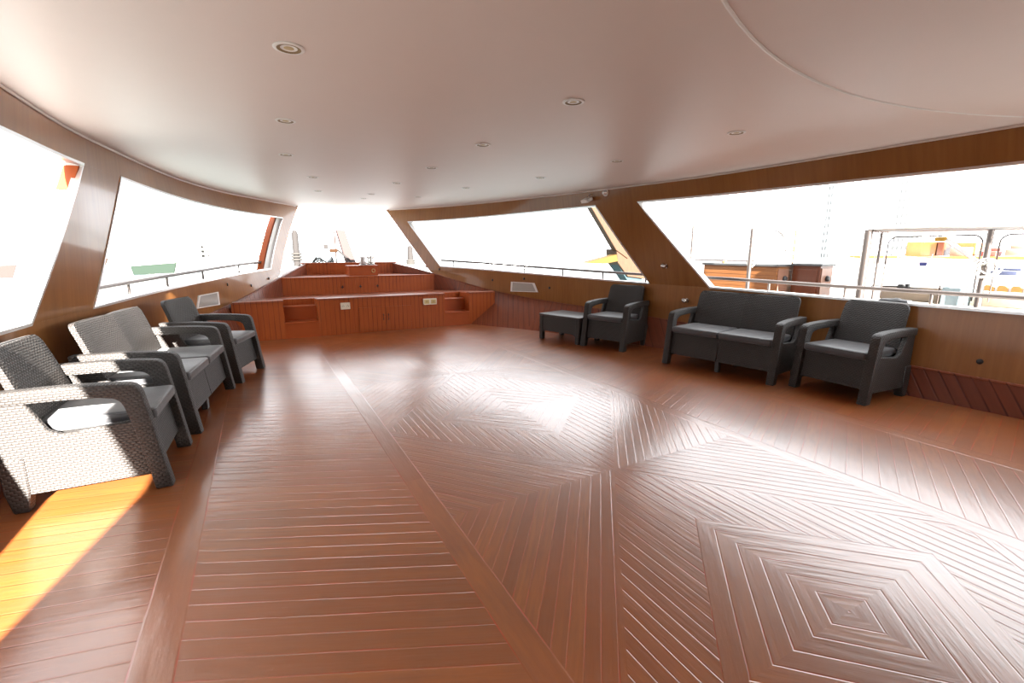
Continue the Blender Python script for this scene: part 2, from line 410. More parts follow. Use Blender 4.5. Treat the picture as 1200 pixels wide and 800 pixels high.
def wainscot(s, name):
    mb = MB(); rows = []
    for i in range(5):
        row = []
        for j in range(61):
            y = lin(YA, 11.25, j / 60); row.append(wall_pt(s, y, interp(Z_RED, y) * i / 4 if y < 9.9 else interp(Z_RED, y) * i / 4))
        rows.append(row)
    # the last metres stay on the red curve so that the boards close against the bow bulkhead
    for i, row in enumerate(rows):
        for j, p in enumerate(row):
            if p.y > 9.0:
                wr = interp(W_RED, p.y); wb = wr - 0.03 * (1 - i / 4); row[j] = Vector((s * wb, p.y, p.z))
    mb.patch([[p - Vector((s * 0.025, 0, 0)) for p in row] for row in rows], lambda p: Vector((s * 0.06, 0, 0)))
    # capping bead
    mb.tube([wall_pt(s, y, interp(Z_RED, y)) - Vector((s * 0.015, 0, 0)) if y <= 9.0 else Vector((s * (interp(W_RED, y) - 0.015), y, interp(Z_RED, y))) for y in [YA + (11.2 - YA) * k / 60 for k in range(61)]], 0.016, 8)
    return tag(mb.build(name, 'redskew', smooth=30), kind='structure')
wainscot(1, 'baseboard_right'); wainscot(-1, 'baseboard_left')

def window_frame(n, s, ya, yb):
    mb = MB(); pts = []
    K = 20
    def zs(y): return max(interp(Z_SILL, y), interp(Z_RED, y) + .004)
    def solve(fn, zfn):
        z = 1.5
        for _ in range(6): z = zfn(fn(z))
        return fn(z), z
    a0, a1 = solve(ya, zs), solve(ya, lambda y: interp(Z_HEAD, y)); b0, b1 = solve(yb, zs), solve(yb, lambda y: interp(Z_HEAD, y))
    for k in range(K): y = lin(a0[0], b0[0], k / K); pts.append((y, zs(y)))
    for k in range(8): z = lin(b0[1], b1[1], k / 8); pts.append((yb(z), z))
    for k in range(K): y = lin(b1[0], a1[0], k / K); pts.append((y, interp(Z_HEAD, y)))
    for k in range(8): z = lin(a1[1], a0[1], k / 8); pts.append((ya(z), z))
    c = (sum(p[0] for p in pts) / len(pts), sum(p[1] for p in pts) / len(pts))
    # flat aluminium strip that lines the opening
    inner = []; 
    n_ = len(pts)
    ring = []
    for i, (y, z) in enumerate(pts):
        p = wall_pt(s, y, z); q0 = Vector(pts[i - 1]); q1 = Vector(pts[(i + 1) % n_]); t = (q1 - q0).normalized()
        nin = Vector((-t.y, t.x))
        if nin.dot(Vector((c[0] - y, c[1] - z))) < 0: nin = -nin
        wdt = 0.012
        A = wall_pt(s, y - nin.x * 0.010, z - nin.y * 0.010) - Vector((s * 0.008, 0, 0))
        B = wall_pt(s, y + nin.x * wdt, z + nin.y * wdt) - Vector((s * 0.008, 0, 0))
        D = B + Vector((s * 0.05, 0, 0)); E = A + Vector((s * 0.03, 0, 0))
        ring.append([mb.bm.verts.new(v) for v in (A, B, D, E)])
    for i in range(n_):
        P, Q = ring[i], ring[(i + 1) % n_]
        for k in range(4): mb.bm.faces.new((P[k], P[(k + 1) % 4], Q[(k + 1) % 4], Q[k]))
    return tag(mb.build('window_%d' % n, 'alum'), kind='structure')
def red_slab(n, s, ya, yb, z0, z1, off):
    mb = MB(); rows = []
    for i in range(9):
        z = lin(z0, z1, i / 8); rows.append([wall_pt(s, lin(ya(z), yb(z), j / 2), z) + Vector((s * off, 0, 0)) for j in range(3)])
    mb.patch(rows, lambda p: Vector((s * 0.09, 0, 0)))
    tag(mb.build('trim_%d' % n, 'redplain'), kind='structure')
red_slab(8, -1, lambda z: E_W2F(z) - 0.03, lambda z: E_W2F(z) + 0.34, 0.98, 2.10, THK + 0.012)
red_slab(9, -1, lambda z: E_W1(z) - 0.014, lambda z: E_W1(z) + 0.02, 1.82, 2.02, 0.018)  # red block paints the reveal's shaded top; its sunlit rest is coloured white
window_frame(1, -1, E_AFT, E_W1); window_frame(2, -1, E_W2A, E_W2F)
window_frame(3, 1, E_AFT, E_W1); window_frame(4, 1, E_W2A, E_W2F)

# portholes low on both side walls
def porthole(n, s):
    mb = MB(); cs = [(7.22, .625), (7.88, .60), (7.86, .79), (7.30, .79)]
    P = [wall_pt(s, *c) - Vector((s * 0.012, 0, 0)) for c in cs]; cen = sum(P, Vector()) / 4
    fr = 0.028
    IN = [cen + (p - cen) * (1 - fr / 0.1 * 0.42) if False else p + (cen - p).normalized() * fr * 1.6 for p in P]
    for a, d in ((P, Vector((s * 0.03, 0, 0))),):
        for i in range(4):
            j = (i + 1) % 4
            mb.face((a[i], a[j], IN[j], IN[i])); mb.face((a[i] + d, IN[i] + d, IN[j] + d, a[j] + d))
            mb.face((a[i], a[i] + d, a[j] + d, a[j])); mb.face((IN[i], IN[j], IN[j] + d, IN[i] + d))
    o = mb.build('window_%d' % n, 'white')
    g = MB(); d = Vector((s * 0.004, 0, 0)); d2 = Vector((s * 0.012, 0, 0))
    g.face([p + d for p in IN]); g.face([p + d2 for p in IN])
    for i in range(4): g.face((IN[i] + d, IN[(i + 1) % 4] + d, IN[(i + 1) % 4] + d2, IN[i] + d2))
    g.build('pane', 'frost' if 'frost' in M else 'gel', o)
    return tag(o, kind='structure')
M['frost'] = plain('grey porthole glass', (0.42, 0.42, 0.39), 0.05, spec=0.9)
porthole(5, -1); porthole(6, 1)

# ceiling
mb = MB()
YC = YF + 0.12
rows = []
for i in range(41):
    t = i / 40; row = []
    for j in range(61):
        y = lin(YA, YC, j / 60); a = -interp(W_TOP_L, y) - 0.05; b_ = interp(W_TOP_R, y) + 0.05
        x = lin(a, b_, t); row.append(Vector((x, y, zc(y))))
    rows.append(row)
mb.patch(rows, lambda p: Vector((0, 0, 0.10)))
tag(mb.build('ceiling', 'ceil', smooth=30), kind='structure')
# shallow round ceiling panel near the camera
mb = MB(); cx, cy, rr = 1.15, -2.2, 3.75
pts = [(cx + rr * math.cos(a), cy + rr * math.sin(a)) for a in [R(40 + 2.5 * k) for k in range(41)]]
b2 = [(x, y) for x, y in pts]
mb.prism([(min(max(x, -2.9), 2.93), max(y, YA + .1)) for x, y in b2] + [(-1.6, YA + .1), (2.93, YA + .1)], 'z', 2.232, 2.2505)
tag(mb.build('trim_1', 'ceil'), kind='structure')
mb = MB(); mb.tube([(x, y, 2.236) for x, y in pts if -2.9 < x < 2.9], 0.010, 8)
tag(mb.build('trim_2', 'white', smooth=40), kind='structure')
for k, s in ((3, -1), (4, 1)):
    mb = MB(); tab = W_TOP_L if s < 0 else W_TOP_R
    mb.tube([(s * (interp(tab, y) - 0.006), y, zc(y) - 0.008) for y in [lin(YA, 11.4, q / 60) for q in range(61)]], 0.010, 8)
    tag(mb.build('trim_%d' % k, 'ceil', smooth=40), kind='structure')

# unseen after bulkhead behind the camera, added to block low sun from astern
mb = MB()
mb.box(-3.6, 3.6, YA - 0.12, YA, 0.0, 2.35)
tag(mb.build('wall_back', 'wood'), kind='structure')

# floor: regions of planks, each with its own lay
def clip(poly, a, b_, c):
    out = []
    n = len(poly)
    for i in range(n):
        p, q = poly[i], poly[(i + 1) % n]; dp = a * p[0] + b_ * p[1] - c; dq = a * q[0] + b_ * q[1] - c
        if dp <= 0: out.append(p)
        if dp * dq < 0:
            t = dp / (dp - dq); out.append((lin(p[0], q[0], t), lin(p[1], q[1], t)))
    return out
hull = [(interp(W_BASE_R, y) - 0.0 + 0.01, y) for y in [lin(YA, 8.05, k / 24) for k in range(25)]]
hullL = [(-(interp(W_BASE_L, y) + 0.01), y) for y in [lin(YA, 8.05, k / 24) for k in range(25)]]
regions = []
S0, HP = 2.06, 1.34
for k in range(-3, 3):
    yk = S0 + 2 * HP * k
    for sx in (1, -1):
        for sv in (1, -1):
            mp = lambda p: (sx * p[0], yk + sv * p[1])
            def reg(poly, d, wd): regions.append(([mp(p) for p in poly], (sx * d[0], sv * d[1]), wd, None))
            reg([(0, 0), (1.1, 0), (1.1, HP)], (1.1, HP), 0.058)
            reg([(0, 0), (1.1, HP), (.72, HP), (0, HP - .72)], (0, 1), 0.062)
            reg([(0, HP - .72), (.72, HP), (0, HP)], (1, 1), 0.0848)
for sx in (1, -1):
    regions.append(([(sx * 1.1, -5), (sx * 1.22, -5), (sx * 1.22, 9), (sx * 1.1, 9)], (0, 1), 0.12, sx * 1.1))
    regions.append(([(sx * 1.22, -5), (sx * 2.23, -5), (sx * 2.23, 9), (sx * 1.22, 9)], (sx * math.cos(R(25)), math.sin(R(25))), 0.085, None))
    regions.append(([(sx * 2.23, -5), (sx * 2.37, -5), (sx * 2.37, 9), (sx * 2.23, 9)], (0, 1), 0.14, sx * 2.23))
    regions.append(([(sx * 2.37, -5), (sx * 3.8, -5), (sx * 3.8, 9), (sx * 2.37, 9)], (sx * math.cos(R(12)), math.sin(R(12))), 0.095, None))
bm = bmesh.new(); L = bm.loops.layers.uv.verify()
def convex_clip(poly):
    for tab, s in ((hull, 1), (hullL, -1)):
        for (x0, y0), (x1, y1) in zip(tab[:-1], tab[1:]):
            # keep the inside of each hull segment (the outline is convex, small hollows are hidden by the wall)
            a, b_ = (y1 - y0) * s, -(x1 - x0) * s
            poly = clip(poly, a, b_, a * x0 + b_ * y0)
            if len(poly) < 3: return []
    poly = clip(poly, 0, 1, 8.05)
    return clip(poly, 0, -1, -YA) if len(poly) >= 3 else []
hull = [(3.72, YA), (3.68, 1.0), (3.60, 1.9), (3.45, 3.5), (3.12, 5.0), (2.80, 6.0), (2.36, 7.0), (1.82, 8.05)]
hullL = [(-3.66, YA), (-3.50, 1.0), (-3.44, 1.9), (-3.35, 3.5), (-3.14, 5.0), (-2.92, 6.0), (-2.62, 7.0), (-2.22, 8.05)]
for ri, (poly, d, wd, anchor) in enumerate(regions):
    poly = convex_clip(poly)
    if len(poly) < 3: continue
    try: f = bm.faces.new([bm.verts.new((x, y, 0)) for x, y in poly])
    except ValueError: continue
    dd = Vector(d).normalized(); nn = Vector((dd.y, -dd.x))
    for l in f.loops:
        p = Vector(l.vert.co.xy)
        u = (p.dot(nn)) / wd if anchor is None else abs(p.x - anchor) / wd
        l[L].uv = (u + ri * 17, p.dot(dd) + ri * 3.3)
bmesh.ops.recalc_face_normals(bm, faces=bm.faces)
for f in bm.faces:
    if f.normal.z < 0: f.normal_flip()
me = bpy.data.meshes.new('floor'); bm.to_mesh(me); bm.free(); me.materials.append(M['floor'])
fo = bpy.data.objects.new('floor', me); COL.objects.link(fo); tag(fo, kind='structure')

# caprails outside the windows (white side deck edge) and hull sides
for k, s in ((5, -1), (6, 1)):
    mb = MB(); rows = []
    for i in range(2):
        rows.append([wall_pt(s, y, interp(Z_SILL, y)) + Vector((s * (THK + 0.001 + 0.26 * i), 0, -0.012)) for y in [lin(YA, 10.3, j / 50) for j in range(51)]])
    mb.patch(rows, lambda p: Vector((0, 0, -0.06)))
    tag(mb.build('trim_%d' % k, 'caprail', smooth=30), kind='structure')

# ------------------------------------------------------------------ stepped platform at the bow end
plat = tag(empty('stepped_platform', (0, 8, 0)), 'red painted matchboard platform in two tiers, filling the narrow bow end of the deck', 'platform')
def zt1(y): return 0.60 - 0.04 * (y - 8.0)
mb = MB()
out = [(-2.28, 8), (-1.58, 8), (-1.58, 8.5), (-1.08, 8.5), (-1.08, 8), (1.09, 8), (1.09, 8.5), (1.58, 8.5), (1.58, 8), (2.12, 8), (2.0, 8.8), (1.62, 9.78), (-1.62, 9.78), (-2.0, 8.8)]
bm = mb.bm; v0 = [bm.verts.new((x, y - 8, 0.0)) for x, y in out]; v1 = [bm.verts.new((x, y - 8, zt1(y))) for x, y in out]
bm.faces.new(v1).material_index = 1; bm.faces.new(v0[::-1])
for i in range(len(out)): bm.faces.new((v0[i], v0[(i + 1) % len(out)], v1[(i + 1) % len(out)], v1[i]))
mb.build('lower_tier', ['red', 'redtop'], plat)
mb = MB()
for x0, x1 in ((-2.26, -1.58), (-1.08, 1.09), (1.58, 2.10)): mb.box(x0 - .004, x1 + .004, -0.022, 0.12, 0.585, 0.612, 0.006, 2)
mb.build('nosing', 'redtop', plat)
for x0, x1 in ((-1.58, -1.08), (1.09, 1.58)):
    mb = MB(); mb.box(x0, x1, 0.004, 0.499, 0, 0.235); mb.box(x0, x1, -0.012, 0.27, 0.232, 0.255, 0.006); mb.build('lower_step', 'redplain', plat)
    mb = MB(); mb.box(x0, x1, 0.255, 0.499, 0.254, 0.46); mb.box(x0, x1, 0.24, 0.499, 0.458, 0.482, 0.006); mb.build('upper_step', 'redplain', plat)
mb = MB()
out = [(-1.60, 9.76), (1.60, 9.76), (0.99, 11.1), (-0.99, 11.1)]
bm = mb.bm; v0 = [bm.verts.new((x, y - 8, 0.45)) for x, y in out]; v1 = [bm.verts.new((x, y - 8, 0.86)) for x, y in out]
bm.faces.new(v1).material_index = 1; bm.faces.new(v0[::-1])
for i in range(4): bm.faces.new((v0[i], v0[(i + 1) % 4], v1[(i + 1) % 4], v1[i]))
mb.box(-1.56, 1.57, 1.742, 1.86, 0.848, 0.874, 0.006)
mb.build('upper_tier', ['red', 'redtop'], plat)
mb = MB(); mb.box(-1.02, 1.02, 3.10, 3.18, 0.80, 1.10); mb.box(-1.05, 1.05, 3.085, 3.195, 1.095, 1.122, 0.006)
mb.build('bow_bulkhead', 'red', plat)
for k, (x0, x1) in enumerate(((-0.45, -0.006), (0.006, 0.45))):
    mb = MB(); mb.box(x0, x1, -0.016, 0.0, 0.035, 0.43, 0.004); d = mb.build('cupboard_door', 'red', plat)
    hx = -0.045 if k == 0 else 0.045
    mb = MB(); mb.tube([(hx, -0.016, 0.30), (hx, -0.035, 0.29), (hx, -0.035, 0.21), (hx, -0.016, 0.20)], 0.007, 8); mb.build('door_handle', 'black', d, smooth=40)
for x in (-0.42, -0.07, 0.27):
    mb = MB(); mb.box(x - .02, x + .02, 1.725, 1.76, 0.655, 0.675, 0.003); mb.box(x - .006, x + .006, 1.72, 1.735, 0.63, 0.70, 0.003)
    tag(mb.build('hatch_latch', 'black', plat), 'small black latch on the upper riser')

def socket(x, z, wd, gangs, label):
    o = tag(empty('wall_socket', (x, 7.985, z)), label, 'socket')
    mb = MB(); mb.box(-wd / 2, wd / 2, -0.022, 0.014, -0.055, 0.055, 0.006); mb.build('face_plate', 'socket', o)
    for k in range(gangs):
        cx = (k - (gangs - 1) / 2) * wd / gangs
        mb = MB(); mb.box(cx - wd / gangs * 0.36, cx + wd / gangs * 0.36, -0.027, -0.02, -0.035, 0.035, 0.003); g = mb.build('socket_insert', 'socketin' if gangs > 1 and wd > .2 else 'socket', o)
        mb = MB()
        for q in (-.012, .012): mb.box(cx + q - .003, cx + q + .003, -0.0285, -0.026, -.012, .004)
        mb.box(cx - .003, cx + .003, -0.0285, -0.026, .012, .022); mb.build('pin_slots', 'black', g)
socket(-0.66, 0.475, 0.15, 2, 'small cream socket plate left of the cupboard doors on the red platform')
socket(0.80, 0.475, 0.25, 2, 'wide double socket plate right of the cupboard doors, with yellowed inserts')

hb = tag(empty('deck_box', (0.10, 10.35, 0.86)), 'low red box with a brass ring on the upper tier of the platform', 'box')
mb = MB(); mb.box(-0.30, 0.30, -0.16, 0.2, 0, 0.19, 0.004); mb.build('box_body', 'redplain', hb)
mb = MB(); mb.box(-0.315, 0.315, -0.175, 0.215, 0.19, 0.212, 0.005); mb.build('lid', 'redplain', hb)
mb = MB(); mb.tube([(0.2 + 0.035 * math.cos(a), -0.166, 0.10 + 0.035 * math.sin(a)) for a in [2 * math.pi * k / 20 for k in range(20)]], 0.010, 8, closed=True); mb.build('ring_pull', 'gold', hb, smooth=50)
wn = tag(empty('anchor_winch', (0.21, 10.35, 1.072)), 'small polished steel winch drum on top of the red box at the bow', 'winch')
mb = MB(); mb.box(-0.16, 0.16, -0.09, 0.09, 0, 0.02, 0.004); mb.build('base_plate', 'alum', wn)
mb = MB(); mb.lathe([(0.07, 0.0), (0.085, 0.01), (0.085, 0.03), (0.06, 0.05), (0.06, 0.13), (0.085, 0.15), (0.085, 0.17), (0.05, 0.185)], 24, Matrix.Translation((0.075, 0, 0.02))); mb.build('drum', 'chrome', wn, smooth=40)
mb = MB(); mb.box(-0.15, -0.03, -0.07, 0.07, 0.02, 0.18, 0.02, 3); mb.build('gear_housing', 'alum', wn, smooth=40)
mb = MB(); mb.tube([(-0.13, 0, 0.18), (-0.15, 0, 0.22), (-0.17, -0.02, 0.225)], 0.009, 8); mb.build('lever', 'black', wn, smooth=40)

# ------------------------------------------------------------------ rattan style furniture (local: x width, -y faces forward, base centre at the front foot line y=0)
ARM = 0.078; DEP = 0.71
def arc2(cx, cy, r, a0, a1, n): return [(cx + r * math.cos(R(lin(a0, a1, k / n))), cy + r * math.sin(R(lin(a0, a1, k / n)))) for k in range(n + 1)]
ARM_PROF = ([(0.0, 0.0), (0.028, 0.20), (0.058, 0.42), (0.082, 0.575)] + [(0.09, 0.605), (0.107, 0.628), (0.135, 0.641)] +
            [(0.25, 0.652), (0.42, 0.660), (DEP, 0.658), (DEP, 0.588), (0.42, 0.588), (0.27, 0.580), (0.205, 0.566), (0.180, 0.545), (0.168, 0.515)] + [(0.140, 0.38), (0.108, 0.18), (0.085, 0.0)])
SIDE_PROF = [(0.055, 0.095), (0.115, 0.43), (0.45, 0.40), (0.50, 0.43), (0.57, 0.59), (DEP, 0.60), (DEP - 0.005, 0.30), (DEP - 0.03, 0.09)]
def backrest(mb, hw0, hw1):
    n, m = 12, 14
    prof = [(0.30, 0.515), (0.40, 0.538), (0.50, 0.562), (0.60, 0.588), (0.70, 0.617), (0.78, 0.642), (0.84, 0.664), (0.868, 0.676)]
    F, B = [], []
    def at(z):
        for (z0, d0), (z1, d1) in zip(prof[:-1], prof[1:]):
            if z <= z1: return lin(d0, d1, (z - z0) / (z1 - z0))
        return prof[-1][1]
    z0, z1, rc = 0.30, 0.872, 0.055
    zs = [lin(z0, z1 - rc, k / 9) for k in range(10)] + [z1 - rc + rc * math.sin(R(a)) for a in (15, 30, 45, 60, 75, 90)]
    for z in zs:
        hw = lin(hw0, hw1, (z - z0) / (z1 - z0))
        if z > z1 - rc: hw -= rc * (1 - math.sqrt(max(0, 1 - ((z - (z1 - rc)) / rc) ** 2)))
        rowF, rowB = [], []
        for j in range(m + 1):
            t = j / m * 2 - 1; x = hw * t; d = at(z) + 0.018 * (1 - t * t) * 0.9
            e = 0.008 if abs(t) > 0.99 or z > z1 - 0.004 else 0.0
            rowF.append(mb.bm.verts.new((x, d + e, z))); rowB.append(mb.bm.verts.new((x, d + 0.050 - e, z - 0.006)))
        F.append(rowF); B.append(rowB)
    bm = mb.bm; N = len(zs)
    for i in range(N - 1):
        for j in range(m):
            bm.faces.new((F[i][j], F[i][j + 1], F[i + 1][j + 1], F[i + 1][j])); bm.faces.new((B[i][j], B[i + 1][j], B[i + 1][j + 1], B[i][j + 1]))
        for j in (0, m): bm.faces.new((F[i][j], F[i + 1][j], B[i + 1][j], B[i][j]))
    for j in range(m):
        for i in (0, N - 1): bm.faces.new((F[i][j], F[i][j + 1], B[i][j + 1], B[i][j]))
def cushion(mb, x0, x1):
    mb.box(x0, x1, 0.045, 0.565, 0.395, 0.468, 0.026, 4)
    # piping around the upper and lower rim
    for z in (0.408, 0.455):
        r = 0.03; q = []
        for cx, cy, a0 in ((x1 - r, 0.565 - r, 0), (x0 + r, 0.565 - r, 90), (x0 + r, 0.045 + r, 180), (x1 - r, 0.045 + r, 270)):
            q += [(cx + (r - .004) * math.cos(R(a0 + a)), cy + (r - .004) * math.sin(R(a0 + a)), z) for a in (0, 30, 60, 90)]
        mb.tube(q, 0.0042, 6, closed=True)
def make_seat(name, wd, seats):
    root = empty(name)
    h = wd / 2
    for s in (-1, 1):
        mb = MB(); a, b_ = sorted((s * h, s * (h - ARM))); mb.prism(ARM_PROF, 'x', a, b_, 0.009, 2); mb.build('arm_frame', 'weave', root, smooth=40)
        mb = MB(); a, b_ = sorted((s * (h - 0.014), s * (h - 0.052))); mb.prism(SIDE_PROF, 'x', a, b_, 0.006, 1); mb.build('side_panel', 'weave', root, smooth=40)
        mb = MB(); a, b_ = sorted((s * (h - 0.005), s * (h - 0.075))); mb.prism([(DEP - 0.085, 0.0), (DEP - 0.10, 0.12), (DEP - 0.10, 0.30), (DEP + 0.002, 0.30), (DEP + 0.002, 0.12), (DEP - 0.02, 0.0)], 'x', a, b_, 0.006, 1); mb.build('rear_leg', 'weave', root, smooth=40)
    ins = h - ARM + 0.006
    mb = MB()
    step = 2 * ins / seats
    for k in range(seats):
        x0 = -ins + k * step + (0.003 if k else 0); x1 = -ins + (k + 1) * step - (0.003 if k < seats - 1 else 0)
        mb.prism([(0.062, 0.125), (0.098, 0.39), (0.125, 0.39), (0.095, 0.125)], 'x', x0, x1, 0.005, 1)
    mb.build('front_panel', 'weave', root, smooth=40)
    mb = MB(); mb.box(-ins, ins, 0.10, 0.60, 0.36, 0.392); mb.build('seat_base', 'smooth', root)
    for k in range(seats):
        mb = MB(); x0 = -ins + k * step + 0.006; cushion(mb, x0, x0 + step - 0.012); mb.build('seat_cushion', 'cushion', root, smooth=60)
    if seats == 1:
        mb = MB(); backrest(mb, ins + 0.012, ins - 0.012); mb.build('backrest', 'weave', root, smooth=40)
    else:
        for s in (-1, 1):
            mb = MB(); q = ins / 2 + 0.002; backrest(mb, q, q - 0.006)
            for v in mb.bm.verts:
                # the seam side stays straight; the outer side keeps its rounded corner
                inner = (v.co.x * s) < -q * 0.80
                if inner: v.co.x = -s * (q - 0.001)
                v.co.x += s * q
            mb.build('backrest', 'weave', root, smooth=40)
        for d in (0.12, 0.56):
            mb = MB(); mb.box(-0.025, 0.025, d - 0.025, d + 0.025, 0.0, 0.37, 0.006, 1); mb.build('centre_leg', 'smooth', root)
    mb = MB(); mb.prism([(0.40, 0.10), (0.60, 0.10), (0.64, 0.36), (0.40, 0.36)], 'x', -ins, ins); mb.build('rear_panel', 'weave', root)
    return root
chair = make_seat('rattan_armchair', 0.715, 1)
sofa = make_seat('rattan_loveseat', 1.31, 2)
def place(proto, used, ax, ay, bx, by, label, cat, group):
    """a, b: outer front feet, seen from in front: a is on the local -x side"""
    o = proto if not used else copy_tree(proto)
    d = Vector((bx - ax, by - ay)); o.rotation_euler = (0, 0, math.atan2(d.y, d.x)); o.location = ((ax + bx) / 2, (ay + by) / 2, 0)
    return tag(o, label, cat, group)
# right side faces port: local +x runs aft
place(chair, False, 2.81, 2.625, 2.775, 1.92, 'graphite woven armchair at the after end of the right row, below the black cloth', 'armchair', 'woven armchairs')
place(sofa, False, 2.43, 3.97, 2.655, 2.70, 'graphite woven two-seat sofa on the right, in front of the slanted brown pillar', 'sofa', 'woven two-seat sofas')
place(chair, True, 2.19, 5.33, 2.42, 4.66, 'graphite woven armchair on the right, beside the low woven table', 'armchair', 'woven armchairs')
# left side faces starboard: local +x runs forward
place(chair, True, -2.425, 3.14, -2.40, 3.855, 'woven armchair nearest the camera on the left, its side panel in bright sun', 'armchair', 'woven armchairs')
place(sofa, True, -2.365, 3.98, -2.175, 5.33, 'woven two-seat sofa in the left row, sunlit along its near arm and back edge', 'sofa', 'woven two-seat sofas')
place(chair, True, -2.12, 5.43, -1.90, 6.09, 'woven armchair at the forward end of the left row, next to the red platform', 'armchair', 'woven armchairs')

tb = tag(empty('rattan_table', (2.075, 5.745, 0), math.atan2(-0.80, 0.215)), 'low graphite woven table with a flat top, standing forward of the small right armchair', 'table')
mb = MB(); mb.box(-0.40, 0.40, 0.0, 0.56, 0.375, 0.405, 0.010, 2); mb.build('tabletop', 'smooth', tb, smooth=40)
mb = MB()
AP = [(-0.385, 0.10), (-0.385, 0.378), (0.385, 0.378), (0.385, 0.10), (0.34, 0.10), (0.31, 0.125), (0.26, 0.14), (-0.26, 0.14), (-0.31, 0.125), (-0.34, 0.10)]
mb.prism(AP, 'y', 0.012, 0.045); mb.prism(AP, 'y', 0.515, 0.548)
for s in (-1, 1): mb.box(s * 0.37 - 0.016, s * 0.37 + 0.016, 0.02, 0.54, 0.13, 0.378)
mb.build('apron', 'weave', tb)
for sx in (-1, 1):
    for y0 in (0.004, 0.486):
        mb = MB(); mb.box(sx * 0.36 - 0.034, sx * 0.36 + 0.034, y0, y0 + 0.07, 0, 0.377, 0.008, 1); mb.build('leg', 'weave', tb)

# ------------------------------------------------------------------ ceiling downlights
rowsY = [(2.46, 1.55), (3.75, 1.50), (5.08, 1.43), (6.53, 1.05), (8.12, 0.82)]
names = ['camera', 'second', 'middle', 'fourth', 'bow']
def make_downlight():
    o = empty('ceiling_downlight')
    mb = MB(); mb.lathe([(0.044, 0.0), (0.066, -0.0005), (0.067, -0.003), (0.063, -0.0055), (0.050, -0.006), (0.045, -0.003)], 28); mb.build('trim_ring', 'white', o, smooth=50)
    mb = MB(); mb.lathe([(0.051, -0.0005), (0.051, -0.0062), (0.046, -0.0062), (0.036, -0.003), (0.001, -0.002)], 24); mb.build('reflector', 'lampcup', o, smooth=50)
    mb = MB(); mb.lathe([(0.022, -0.0005), (0.022, -0.003), (0.016, -0.0045), (0.001, -0.005)], 16); mb.build('bulb', 'bulb', o, smooth=50)
    return o
dl = make_downlight(); first = True
pos = ['nearest the camera', 'in the second row from the camera', 'in the middle row', 'in the fourth row from the camera', 'in the row nearest the bow']
side = {-1: 'left', 0: 'centre', 1: 'right'}
for (y, xx), ps in zip(rowsY, pos):
    for s in (-1, 0, 1):
        o = dl if first else copy_tree(dl); first = False
        o.location = (s * xx - 0.11, y, zc(y) - 0.0005) if s < 0 else (s * xx - (0.10 if s == 0 else 0.12), y, zc(y) - 0.0005)
        tag(o, 'round recessed ceiling downlight with white rim, %s file, %s' % (side[s], ps), 'ceiling light', 'ceiling downlights')
o = copy_tree(dl); o.location = (-0.07, 8.95, zc(8.95) - 0.0005); tag(o, 'round recessed ceiling downlight alone ahead of the last row, over the platform', 'ceiling light', 'ceiling downlights')

# ------------------------------------------------------------------ fittings on the right wall
def wall_normal(s): return Vector((-s, 0, 0))
def knob(y, z, label):
    p = wall_pt(1, y, z); o = tag(empty('wall_spotlight', p), label, 'wall light')
    rot = Matrix.Rotation(R(-90), 4, 'Y')
    mb = MB(); mb.lathe([(0.03, 0.0), (0.03, 0.008), (0.012, 0.012), (0.010, 0.03)], 20, rot); mb.build('mount', 'chrome', o, smooth=40)
    mb = MB(); mb.lathe([(0.004, -0.034), (0.02, -0.030), (0.032, -0.012), (0.034, 0.008), (0.03, 0.028), (0.02, 0.03)], 20, Matrix.Translation((-0.055, 0, 0)) @ Matrix.Rotation(R(-60), 4, 'X')); mb.build('lamp_head', 'chrome', o, smooth=40)
knob(4.66, 1.16, 'chrome ball spotlight halfway up the right pillar')
knob(4.36, 0.70, 'chrome spotlight low on the right wall behind the sofa arm')
fl = tag(empty('ceiling_floodlight', wall_pt(1, 5.85, 2.235)), 'small white floodlight on a bracket at the top of the right pillar', 'floodlight')
mb = MB(); mb.tube([(0, 0, -0.02), (-0.03, 0, -0.02), (-0.05, 0, -0.05)], 0.008, 8); mb.build('bracket', 'alum', fl, smooth=40)
mb = MB(); mb.box(-0.11, 0.0, -0.085, 0.085, -0.03, 0.018, 0.008, 2, Matrix.Translation((-0.03, 0, -0.075)) @ Matrix.Rotation(R(-25), 4, 'Y')); mb.build('lamp_housing', 'white', fl)
dm = tag(empty('dome_camera', wall_pt(1, 5.55, 2.215)), 'round white dome camera beside the small floodlight', 'camera')
mb = MB(); mb.lathe([(0.05, 0.0), (0.05, 0.02), (0.045, 0.024)], 24, Matrix.Rotation(R(-90), 4, 'Y')); mb.build('mount', 'white', dm, smooth=40)
mb = MB(); mb.lathe([(0.04, 0.024), (0.038, 0.04), (0.028, 0.056), (0.014, 0.064), (0.001, 0.066)], 24, Matrix.Rotation(R(-90), 4, 'Y')); mb.build('dome', 'alum', dm, smooth=60)
# black screw caps on the panelling
caps = [(1, 8.35, .80, 'forward-most on the right wall'), (1, 7.55, .86, 'above the right porthole'), (1, 6.95, .72, 'just aft of the right porthole'), (1, 1.45, .42, 'low on the right wall near the frame edge'),
        (1, 9.75, .98, 'at the foot of the right front post'), (-1, 8.9, .80, 'forward of the left porthole'), (-1, 9.5, .88, 'at the foot of the left front post'), (-1, 8.2, .87, 'above the left porthole')]
for s, y, z, t in caps:
    p = wall_pt(s, y, z); mb = MB(); mb.lathe([(0.023, -0.004), (0.023, 0.010), (0.014, 0.015), (0.001, 0.015)], 14, Matrix.Rotation(R(-90 * s), 4, 'Y'))
    o = mb.build('screw_cap', 'black', smooth=40); o.location = p; tag(o, 'small black screw cap, ' + t, 'screw cap', 'screw caps on the panelling')
